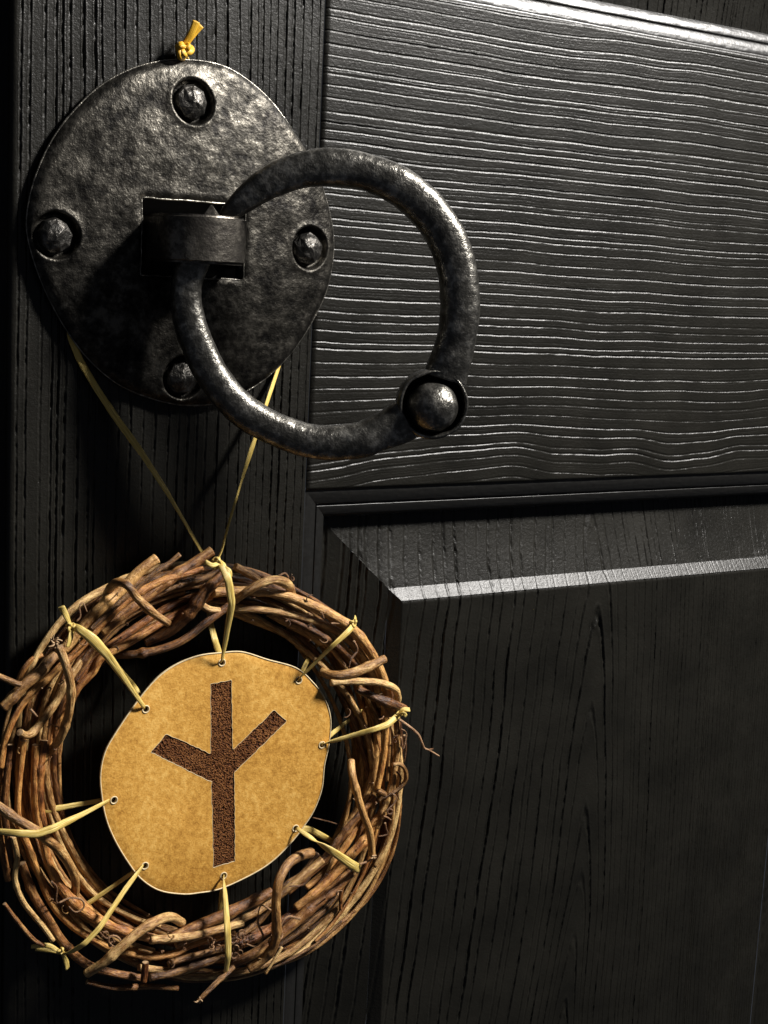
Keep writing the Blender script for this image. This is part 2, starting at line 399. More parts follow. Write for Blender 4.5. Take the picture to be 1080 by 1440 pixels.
def build_panel(zA, dr, zE):
    x0, x1 = X_RAIL, X_RAIL1
    Sm = [p[0] for p in PM]; Hm = [p[1] for p in PM]
    fine = lambda X, Z: .05 * noise2(X * .25, Z * 2.6, 2) + .03 * noise2(X * 1.1, Z * 1.1, 4)
    fine2 = lambda X, Z: .05 * noise2(X * 2.6, Z * .25, 2) + .03 * noise2(X * 1.1, Z * 1.1, 4)
    link('moulding', join_grids('moulding', [strip(Sm, Hm, 'top', x0, x1, zA, dr, zE, 1.0, fine)]), M_MOULD, door)
    link('moulding', join_grids('moulding', [strip(Sm, Hm, 'left', x0, x1, zA, dr, zE, 1.0, fine2)]), M_MOULD, door)
    link('moulding', join_grids('moulding', [strip(Sm, Hm, 'right', x0, x1, zA, dr, zE, 1.0, fine2)]), M_MOULD, door)
    gs = []
    Sb = np.linspace(S_B0, S_B1, 40); Ss = np.concatenate([[S_B1 + .02], np.linspace(S_B1 + .3, S_F - .3, 9), [S_F - .02]])
    Sv = np.linspace(S_B0, S_B1, 90)
    for side, S, res in (('top', Sb, .30), ('left', Sv, 1.0), ('right', Sv, 1.0)):
        gs.append(strip(S, h_panel(S), side, x0, x1, zA, dr, zE, res, grain_panel, .9))
    for side, res in (('top', .30), ('left', 1.0), ('right', 1.0)):
        gs.append(strip(Ss, h_panel(Ss), side, x0, x1, zA, dr, zE, res, grain_panel, .35))
    x = np.arange(x0 + S_F, x1 - S_F + .01, .30); x = np.linspace(x0 + S_F, x1 - S_F, len(x))
    z = np.linspace(zA + dr * S_F, zE, max(20, int(abs(zE - zA - dr * S_F) / .8)))
    X, Z = np.meshgrid(x, z, indexing='ij')
    ed = np.minimum(np.minimum(X - x[0], x[-1] - X), np.abs(Z - z[0]))
    H = -.7 + grain_panel(X, Z) * np.clip(.35 + ed / 2, 0, 1) - .35 * np.clip(1 - ed / .7, 0, 1)**2
    gs.append(xyz(X, Z, H))
    link('raised_panel', join_grids('raised_panel', gs), M_DOOR, door)
build_panel(Z_RAIL0, -1, Z_BOT)
build_panel(Z_RAIL1, 1, Z_TOP)
# door frame beyond the hinge-side gap
bm = bmesh.new()
for (xa, xb, ha) in ((-420, -59.0, -7.0),):
    bmesh.ops.create_cube(bm, size=1, matrix=Matrix.Translation(Vector(((xa + xb) / 2, -(ha - 20), (Z_BOT + Z_TOP) / 2)) * MM) @ Matrix.Diagonal(((xb - xa) * MM, 40 * MM, (Z_TOP - Z_BOT) * MM, 1)))
bmesh.ops.bevel(bm, geom=bm.edges[:], offset=.002, segments=3, affect='EDGES')
me = bpy.data.meshes.new('door_frame'); bm.to_mesh(me); bm.free()
tag(link('door_frame', me, M_MOULD), 'dark frame strip beside the edge of the black door', 'frame', kind='structure')

# ------------------------------------------------------------------ flat cut shapes (plate, disc): outline + holes, filled with a fine mesh
def inside(poly, pts):
    x, y = pts[:, 0], pts[:, 1]; r = np.zeros(len(pts), bool); n = len(poly); j = n - 1
    for i in range(n):
        xi, yi = poly[i]; xj, yj = poly[j]
        c = ((yi > y) != (yj > y)); r ^= c & (x < (xj - xi) * (y - yi) / (yj - yi + 1e-12) + xi); j = i
    return r
def edge_dist(poly, pts):
    p = np.asarray(poly); q = np.roll(p, -1, 0); best = np.full(len(pts), 1e9)
    for a, b in zip(p, q):
        ab = b - a; t = np.clip(((pts - a) @ ab) / (ab @ ab + 1e-12), 0, 1)
        best = np.minimum(best, np.linalg.norm(pts - (a + t[:, None] * ab), axis=1))
    return best
def slab(name, outer, holes, extra, step, top, bot, to_world, wall_mat=None, mat=None, wall_bevel=0):
    """outer / holes: loops (k,2); extra: more interior points; top(pts), bot(pts) give heights; to_world(pts, h)"""
    outer = np.asarray(outer, float); holes = [np.asarray(h, float) for h in holes]
    lo, hi = outer.min(0), outer.max(0)
    gx = np.arange(lo[0], hi[0], step); gy = np.arange(lo[1], hi[1], step * .866)
    G = np.array([(x + (step / 2 if r % 2 else 0), y) for r, y in enumerate(gy) for x in gx])
    if extra is not None and len(extra): 
        dmin = np.min(np.linalg.norm(G[:, None, :] - extra[None], axis=2), axis=1); G = G[dmin > step * .55]
        G = np.vstack([G, extra])
    keep = inside(outer, G) & (edge_dist(outer, G) > step * .4)
    for h in holes: keep &= ~inside(h, G) & (edge_dist(h, G) > step * .4)
    G = G[keep]
    loops, V, E, off = [], [], [], 0
    for L in [outer] + holes:
        V += [Vector(p) for p in L]; E += [(off + i, off + (i + 1) % len(L)) for i in range(len(L))]; loops.append(list(range(off, off + len(L)))); off += len(L)
    V += [Vector(p) for p in G]
    r = delaunay_2d_cdt(V, E, [], 0, 1e-7)
    pv = np.array([(v.x, v.y) for v in r[0]]); tri = np.array([f for f in r[2] if len(f) == 3])
    cen = pv[tri].mean(1); ok = inside(outer, cen)
    for h in holes: ok &= ~inside(h, cen)
    tri = tri[ok]
    # orient
    a = pv[tri]; ar = (a[:, 1, 0] - a[:, 0, 0]) * (a[:, 2, 1] - a[:, 0, 1]) - (a[:, 1, 1] - a[:, 0, 1]) * (a[:, 2, 0] - a[:, 0, 0])
    tri[ar < 0] = tri[ar < 0][:, ::-1]
    n = len(pv); W = np.vstack([to_world(pv, top(pv)), to_world(pv, bot(pv))])
    ed = {}
    for t in tri:
        for k in range(3): ed[(t[k], t[(k + 1) % 3])] = 1
    walls = [(i, i + n, j + n, j) for (i, j) in ed if (j, i) not in ed]
    faces = tri.tolist() + (tri[:, ::-1] + n).tolist() + walls
    me = bpy.data.meshes.new(name); me.from_pydata(W.tolist(), [], faces); me.update()
    nrm = np.array([me.polygons[i].normal[1] for i in range(0, len(tri), 7)]).mean()
    if nrm > 0: me.flip_normals()
    me.polygons.foreach_set('use_smooth', [True] * (2 * len(tri)) + [False] * len(walls))
    me.materials.append(mat)
    if wall_mat: 
        me.materials.append(wall_mat); me.polygons.foreach_set('material_index', [0] * (2 * len(tri)) + [1] * len(walls))
    # sharp rim: split shading between the face and the wall
    me.update()
    e2 = {tuple(sorted(e.vertices)): e for e in me.edges}
    for (i, a_, b_, j) in walls:
        for p in ((i, j), (a_, b_)):
            k = tuple(sorted((int(p[0]), int(p[1]))))
            if k in e2: e2[k].use_edge_sharp = True
    return me
def wxz(pts, h): return np.stack([pts[:, 0], -np.broadcast_to(h, (len(pts),)), pts[:, 1]], -1) * MM
def px_loop(pts, h, n, closed=True):
    """photo outline -> (x, z) in mm on the plane at height h"""
    q = np.array([(P(a, b, h)[0], P(a, b, h)[2]) for a, b in pts]) / MM
    e = np.vstack([q[-2:], q, q[:3]]); s = spline(e, 4000)
    i0 = np.argmin(np.linalg.norm(s[:1600] - q[0], axis=1)); i1 = 2400 + np.argmin(np.linalg.norm(s[2400:] - q[0], axis=1))
    s = s[i0:i1]
    L = np.concatenate([[0], np.cumsum(np.linalg.norm(np.diff(s, axis=0), axis=1))]); u = np.linspace(0, L[-1], n, endpoint=False)
    return np.stack([np.interp(u, L, s[:, k]) for k in (0, 1)], 1)

# ------------------------------------------------------------------ the ring handle
pull = empty('ring_door_handle', (0.0, 0, -0.055))
tag(pull, 'black forged iron ring handle on a round riveted plate, fixed to the door', 'door handle')
PL = [(262, 84), (320, 95), (372, 132), (410, 180), (445, 240), (464, 298), (470, 350), (461, 405), (441, 450), (415, 490), (385, 523), (350, 549), (310, 566), (265, 570),
      (220, 562), (172, 543), (130, 510), (95, 465), (65, 410), (45, 355), (38, 308), (50, 250), (75, 195), (110, 150), (150, 115), (203, 91)]
plate_o = px_loop(PL, 2.5, 150)
pc = plate_o.mean(0)
BOLTS = [(271, 143), (79, 331), (435, 349), (258, 531)]
bolt_c = [np.array([P(a, b, 5.2)[0], P(a, b, 5.2)[2]]) / MM for a, b in BOLTS]
def Pm(a, b, h): q = P(a, b, h); return np.array([q[0], q[2]]) / MM
s0, s1 = Pm(202, 277, 8.3), Pm(344, 394, 8.3)
sx0, sx1, sz1, sz0 = s0[0], s1[0], s0[1], s1[1]
slot = []
for (a, b) in (((sx0, sz0), (sx1, sz0)), ((sx1, sz0), (sx1, sz1)), ((sx1, sz1), (sx0, sz1)), ((sx0, sz1), (sx0, sz0))):
    for t in np.linspace(0, 1, 14, endpoint=False): slot.append((a[0] + (b[0] - a[0]) * t + .15 * random.Random(len(slot)).uniform(-1, 1), a[1] + (b[1] - a[1]) * t + .15 * random.Random(len(slot) + 99).uniform(-1, 1)))
extra = []
for c in bolt_c:
    for r_ in (0, 2.2, 4.2, 5.6, 6.2, 6.6, 7.0, 7.4, 8.0, 8.9):
        for k in range(1 if r_ == 0 else 32): extra.append((c[0] + r_ * math.cos(k / 32 * 2 * math.pi), c[1] + r_ * math.sin(k / 32 * 2 * math.pi)))
for (x_, z_) in slot:
    dx = -1 if x_ < sx0 + .4 else (1 if x_ > sx1 - .4 else 0); dz_ = -1 if z_ < sz0 + .4 else (1 if z_ > sz1 - .4 else 0)
    for q in (.55, 1.2): extra.append((x_ + dx * q, z_ + dz_ * q))
extra = np.array(extra)
def plate_top(p):
    d = edge_dist(plate_o, p)
    rim = np.clip(d / 3.0, 0, 1); dome = np.clip(d / 50.0, 0, 1)
    h = 1.9 + 1.7 * np.sqrt(np.clip(1 - (1 - rim)**2, 0, 1)) + 5.0 * (1 - np.clip(np.linalg.norm(p - pc, axis=1) / 54.0, 0, 1)**2)
    h = h + .22 * noise2(p[:, 0] * .13, p[:, 1] * .13, 1) + .10 * noise2(p[:, 0] * .33 + 9, p[:, 1] * .33, 2)
    ds = edge_dist(slot, p); h = h - .55 * np.exp(-(ds / .35)**2) + .25 * np.exp(-((ds - 1.2) / .6)**2)
    for c in bolt_c:
        r = np.linalg.norm(p - c, axis=1)
        floor = 2.7
        t = np.clip((r - 6.2) / 1.1, 0, 1); t = t * t * (3 - 2 * t)
        lip = .45 * np.exp(-((r - 7.7) / .7)**2)
        h = np.where(r < 9.3, floor * (1 - t) + (h + lip) * t, h)
    return h
me = slab('plate', plate_o, [slot], extra, 1.5, plate_top, lambda p: np.full(len(p), 1.3), wxz, M_PLATE, M_PLATE)
plate = link('plate', me, None, pull)
L_ = np.vstack([plate_o, plate_o[:1]])
M_GLINT = mat_iron('edge_glint_iron', (.10, .095, .085), (.45, .42, .36), (.25, .38), .92, .3, 200)  # brighter iron: edge highlights put into the colour
link('rim_glint', sweep('rim_glint', wxz(L_, 2.0 + 0 * L_[:, 0]), .34 * MM, 6, closed_ends=False), M_GLINT, plate)  # thin bright tube painted in as the highlight along the plate's rim
S_ = np.array(slot + slot[:1]); link('slot_edge', sweep('slot_edge', wxz(S_, plate_top(S_) - .05), .3 * MM, 6, closed_ends=False), M_GLINT, plate)  # bright tube round the slot, standing in for its lit edges
bm = bmesh.new()
bmesh.ops.create_cube(bm, size=1, matrix=Matrix.Translation(Vector(((sx0 + sx1) / 2, -.72, (sz0 + sz1) / 2)) * MM) @ Matrix.Diagonal(((sx1 - sx0 + 2) * MM, 1.0 * MM, (sz1 - sz0 + 2) * MM, 1)))
bmesh.ops.bevel(bm, geom=bm.edges[:], offset=.0002, segments=1, affect='EDGES')
me = bpy.data.meshes.new('slot_shade'); bm.to_mesh(me); bm.free(); link('slot_shade', me, mat_plain('slot_shade_black', (.004, .004, .004), .8), plate)  # near-black block standing in for the shade inside the deep slot
for bi, c in enumerate(bolt_c):
    r = random.Random(40 + bi); V = []; n = 9
    for (rr, h) in ((5.35, 2.0), (5.4, 3.9), (5.0, 5.1), (3.4, 6.2), (1.6, 7.0)):
        ph = r.uniform(0, .5)
        for k in range(n):
            a = (k + ph) / n * 2 * math.pi; q = rr * (1 + r.uniform(-.05, .05))
            V.append((c[0] + q * math.cos(a), -(h + r.uniform(-.35, .35)), c[1] + q * math.sin(a)))
    V.append((c[0] + r.uniform(-.4, .4), -7.5, c[1] + r.uniform(-.4, .4)))
    Fc = [(i * n + k, i * n + (k + 1) % n, (i + 1) * n + (k + 1) % n, (i + 1) * n + k) for i in range(4) for k in range(n)]
    Fc += [(4 * n + k, 4 * n + (k + 1) % n, 5 * n) for k in range(n)]
    bm = bmesh.new(); vs = [bm.verts.new(Vector(v) * MM) for v in V]
    for f in Fc: bm.faces.new([vs[i] for i in f])
    bmesh.ops.recalc_face_normals(bm, faces=bm.faces)
    if sum(f.normal.y for f in bm.faces) > 0: bmesh.ops.reverse_faces(bm, faces=bm.faces)
    bmesh.ops.bevel(bm, geom=[e for e in bm.edges if len(e.link_faces) == 2], offset=.00018, segments=1, affect='EDGES')
    me = bpy.data.meshes.new('bolt'); bm.to_mesh(me); bm.free(); link('bolt', me, M_BOLT, plate)

# boss: a strap bent round in plan, sticking out through the slot; the pin runs up through it
H0 = 21.0                                            # height of the pin's axis
bz1, bz0 = Pm(290, 303, 21)[1], Pm(290, 371, 21)[1]
bx0 = sx0 + 1.6
bx1 = Pm(342, 335, 18)[0]
def boss_profile():
    pts = [(bx0, 0.5), (bx0, 10.0), (bx0 + .3, 17.0)]
    cx, rr = (bx0 + bx1) / 2, (bx1 - bx0) / 2
    for t in np.linspace(0, math.pi, 19)[1:-1]: pts.append((cx - rr * math.cos(t), 18.0 + rr * .78 * math.sin(t)))
    pts += [(bx1 - .2, 17.0), (bx1, 10.0), (bx1, .5)]
    return pts
bp = boss_profile()
bm = bmesh.new()
lo = [bm.verts.new((x * MM, -h * MM, bz0 * MM)) for x, h in bp]; hi_ = [bm.verts.new((x * MM, -h * MM, bz1 * MM)) for x, h in bp]
n = len(bp)
for i in range(n): bm.faces.new((lo[i], lo[(i + 1) % n], hi_[(i + 1) % n], hi_[i]))
bm.faces.new(lo[::-1]); bm.faces.new(hi_)
bmesh.ops.recalc_face_normals(bm, faces=bm.faces)
bmesh.ops.bevel(bm, geom=[e for e in bm.edges if abs(e.verts[0].co.z - e.verts[1].co.z) < 1e-6], offset=.0009, segments=3, affect='EDGES')
for f in bm.faces: f.smooth = True
me = bpy.data.meshes.new('boss'); bm.to_mesh(me); bm.free()
try: me.set_sharp_from_angle(angle=math.radians(50))
except Exception: pass
boss = link('boss', me, M_BOSS, pull)
# thin back flange of the strap, right of the boss
bm = bmesh.new()
bmesh.ops.create_cube(bm, size=1, matrix=Matrix.Translation(Vector((bx1 + .7, -9.0, (bz0 + bz1) / 2 - .6)) * MM) @ Matrix.Diagonal((1.4 * MM, 13 * MM, (bz1 - bz0 + 1.0) * MM, 1)))
bmesh.ops.bevel(bm, geom=bm.edges[:], offset=.0004, segments=2, affect='EDGES')
me = bpy.data.meshes.new('strap_edge'); bm.to_mesh(me); bm.free(); link('strap_edge', me, M_BOSS, boss)

# the plane in which the ring stands: vertical, through the pin, swung out from the door
HX = (bx0 + bx1) / 2 + .5
PHI = math.radians(24)
PD = np.array([math.cos(PHI), -math.sin(PHI), 0.0]); PN = np.array([math.sin(PHI), math.cos(PHI), 0.0])    # along the ring's plane; its normal into the door
PO = np.array([HX, -H0, 0]) * MM
def R(px, py, out=0.0):
    r = ray(px, py); t = ((PO - PN * out * MM - CAM) @ PN) / (r @ PN); return CAM + t * r
RING = [(276, 356, 23), (262, 400, 22), (264, 440, 22.5), (277, 484, 23), (303, 534, 23.5), (343, 578, 24), (395, 607, 24), (450, 622, 25), (505, 619, 26), (532, 608, 27), (552, 600, 29), (570, 590, 31)]
RING2 = [(625, 533, 32), (632, 510, 30), (640, 484, 28), (646, 445, 27.5), (645, 395, 27.5), (632, 345, 27.5), (605, 300, 27), (565, 264, 27), (518, 243, 26), (470, 235, 26), (425, 239, 25), (382, 255, 23), (350, 276, 19), (326, 297, 14), (312, 312, 9)]
def bar(pts, seed):
    c = np.array([R(a, b) for a, b, r in pts]); rr = np.array([[r] for a, b, r in pts])
    s = spline(np.hstack([c, rr * .001]), 220)
    C = s[:, :3]; rad = s[:, 3] * 1000 * np.array([pxs(p) for p in C])
    return C, rad
ringE = empty('ring', tuple(PO)); ringE.parent = pull; ringE.location = Vector(PO) - pull.location
for pts, sd in ((RING, 3), (RING2, 5)):
    C, rad = bar(pts, sd)
    tt = np.linspace(0, 1, len(C)); tt = tt if sd == 3 else 1 - tt
    me = sweep('ring_bar', C, rad * .98, 20, flat=1 - .30 * np.clip((tt - .86) / .14, 0, 1), sq=2.6, bump=.018, seed=sd, ref=tuple(-PN))
    o = link('ring_bar', me, M_RING, ringE)
# cupped eye and ball
ec = R(607, 567); es = pxs(ec)
def lathe(name, prof, c, ns=48, noise=0.0, seed=0, squash=None):
    U = PD; Wv = np.array([0, 0, 1.0]); V = []
    for i, (r, o_) in enumerate(prof):
        for k in range(ns):
            a = 2 * math.pi * k / ns; rr = r * (1 + noise * float(noise2(math.cos(a) * 2.4 + seed, math.sin(a) * 2.4 + i * .35, seed)))
            sx, sz = (1, 1) if squash is None else squash
            V.append(c + (U * rr * math.cos(a) * sx + Wv * rr * math.sin(a) * sz) * MM - PN * o_ * MM)
    Q = [(i * ns + k, i * ns + (k + 1) % ns, (i + 1) * ns + (k + 1) % ns, (i + 1) * ns + k) for i in range(len(prof) - 1) for k in range(ns)]
    bm = bmesh.new(); vs = [bm.verts.new(v) for v in V]
    for q in Q: bm.faces.new([vs[i] for i in q])
    bmesh.ops.remove_doubles(bm, verts=bm.verts, dist=1e-6); bmesh.ops.recalc_face_normals(bm, faces=bm.faces)
    for f in bm.faces: f.smooth = True
    me = bpy.data.meshes.new(name); bm.to_mesh(me); bm.free(); return me
eR = 49.5 * es / MM
prof = [(0.01, -6.2), (eR * .6, -6.0), (eR * .92, -4.0), (eR, -1.0), (eR * 1.0, 1.8), (eR * .98, 4.4), (eR * .93, 5.0), (eR * .88, 4.2), (eR * .84, -.5), (eR * .6, -3.0), (eR * .3, -4.0), (.01, -4.2)]
link('ring_eye', lathe('ring_eye', prof, ec, 56, .03, 2), M_RING, ringE)
bR = 36.5 * es / MM
bc = R(607, 571) - PN * 1.6 * MM
prof = [(max(.01, bR * math.sin(t)), bR * .95 * math.cos(t)) for t in np.linspace(0, math.pi, 26)]
link('ball', lathe('ball', prof, bc, 44, .028, 5), M_RING, ringE)
# pointed pin end above the boss
pt = R(298, 301, 4); s_ = pxs(pt); pt = np.array([pt[0], pt[1], bz1 * MM])
bm = bmesh.new(); b0 = [bm.verts.new(pt + np.array([x * 15 * s_, y * 13 * s_, -1 * s_])) for x, y in ((-1, -.2), (.1, -1), (1, .2), (-.1, 1))]; tip = bm.verts.new(pt + np.array([-1.5 * s_, 0, 16 * s_]))
for k in range(4): bm.faces.new((b0[k], b0[(k + 1) % 4], tip))
bm.faces.new(b0[::-1]); bmesh.ops.recalc_face_normals(bm, faces=bm.faces)
bmesh.ops.bevel(bm, geom=bm.edges[:], offset=.00025, segments=2, affect='EDGES')
me = bpy.data.meshes.new('pivot_pin'); bm.to_mesh(me); bm.free(); link('pivot_pin', me, M_BOSS, boss)

# ------------------------------------------------------------------ the vine wreath
wreath = empty('vine_wreath', tuple(P(286, 1385, 10)))
tag(wreath, 'round wreath of twisted brown vines hanging on the door by a yellow cord', 'wreath')
rnd = random.Random(5)
def vine(pts, r, h, mat=None, taper=(1, 1), wig=0.5, n=None, node=True, bump=.016, name='vine', ns=10):
    """pts: photo points; h: height (mm) or (start, ..., end) list"""
    q = np.asarray(pts, float); hs = np.interp(np.linspace(0, 1, len(q)), np.linspace(0, 1, len(h)), h) if isinstance(h, (list, tuple)) else np.full(len(q), float(h))
    L = np.linalg.norm(np.diff(q, axis=0), axis=1).sum()
    n = n or int(max(16, min(260, L / 2.6)))
    s = spline(np.column_stack([q, hs * 4]), n); s[:, 2] /= 4
    sd = rnd.randrange(1000); t = np.linspace(0, L / 60, n)
    s[:, 0] += wig * 2.2 * noise2(t * 1.0 + sd, t * 0 + 3, sd); s[:, 1] += wig * 2.2 * noise2(t * 1.0 + sd + 40, t * 0 + 5, sd + 1)
    C = np.array([P(a, b, c) for a, b, c in s])
    rr = r * np.interp(np.linspace(0, 1, n), np.linspace(0, 1, len(taper)), taper) * (1 + .10 * noise2(t * .8 + sd, t * 0, sd + 2))
    if node and L > 70:
        for k in range(int(L / 150) + 1):
            c = rnd.uniform(.1, .9) * L; u = np.linspace(0, L, n); rr = rr * (1 + .2 * np.exp(-((u - c) / (r * .9))**2))
    rad = rr * np.array([pxs(p) for p in C])
    me = sweep(name, C, rad, ns, bump=bump, seed=sd % 50)
    o = link(name, me, mat or M_VINE[rnd.choices((0, 1, 2), (5, 3, 3))[0]], wreath)
    me.materials.append(M_CUT)
    k = len(me.polygons); mi = [0] * (k - 2 * ns) + [1] * (2 * ns); me.polygons.foreach_set('material_index', mi)
    return o
def T5(L): return [(x / 3.375, 740 + y / 3.375) for x, y in L]
def T6(L): return [(280 + x / 3, 740 + y / 3) for x, y in L]
def T7(L): return [(x / 3.273, 1060 + y / 3.273) for x, y in L]
def T8(L): return [(280 + x / 3, 1080 + y / 3) for x, y in L]
def T9(L): return [(430 + x / 5.4, 980 + y / 5.4) for x, y in L]
def T10(L): return [(x / 7.2, 900 + y / 7.2) for x, y in L]

# long strands that run round the bundle
for i in range(44):
    full = i % 3 == 0
    th0 = rnd.uniform(0, 2 * math.pi); span = rnd.uniform(4.2, 6.1) if full else rnd.uniform(1.3, 3.2)
    off = math.sqrt(rnd.uniform(.02, 1)) ; al = rnd.uniform(0, 2 * math.pi); tw = rnd.uniform(.5, 1.1); ph = rnd.uniform(0, 6.28)
    pts, hs = [], []
    for t in np.linspace(0, span, int(span * 9)):
        th = th0 + t; a = al + tw * th
        e = off * (1 + .12 * math.sin(3 * th + ph))
        d = 39 * e * math.cos(a) + 3 * math.sin(5 * th + ph); hh = 10 + 6.5 * e * math.sin(a)
        d -= 3 * max(0, -math.cos(th)) 
        rx, ry = 243 + d, 258 + d
        pts.append((287 + rx * math.cos(th), 1084 - ry * math.sin(th))); hs.append(max(3.0, hh))
    vine(pts, rnd.choice((2.6, 3.4, 4.2, 4.8, 5.4)), hs, taper=(.85, 1, 1, .8), wig=.6)

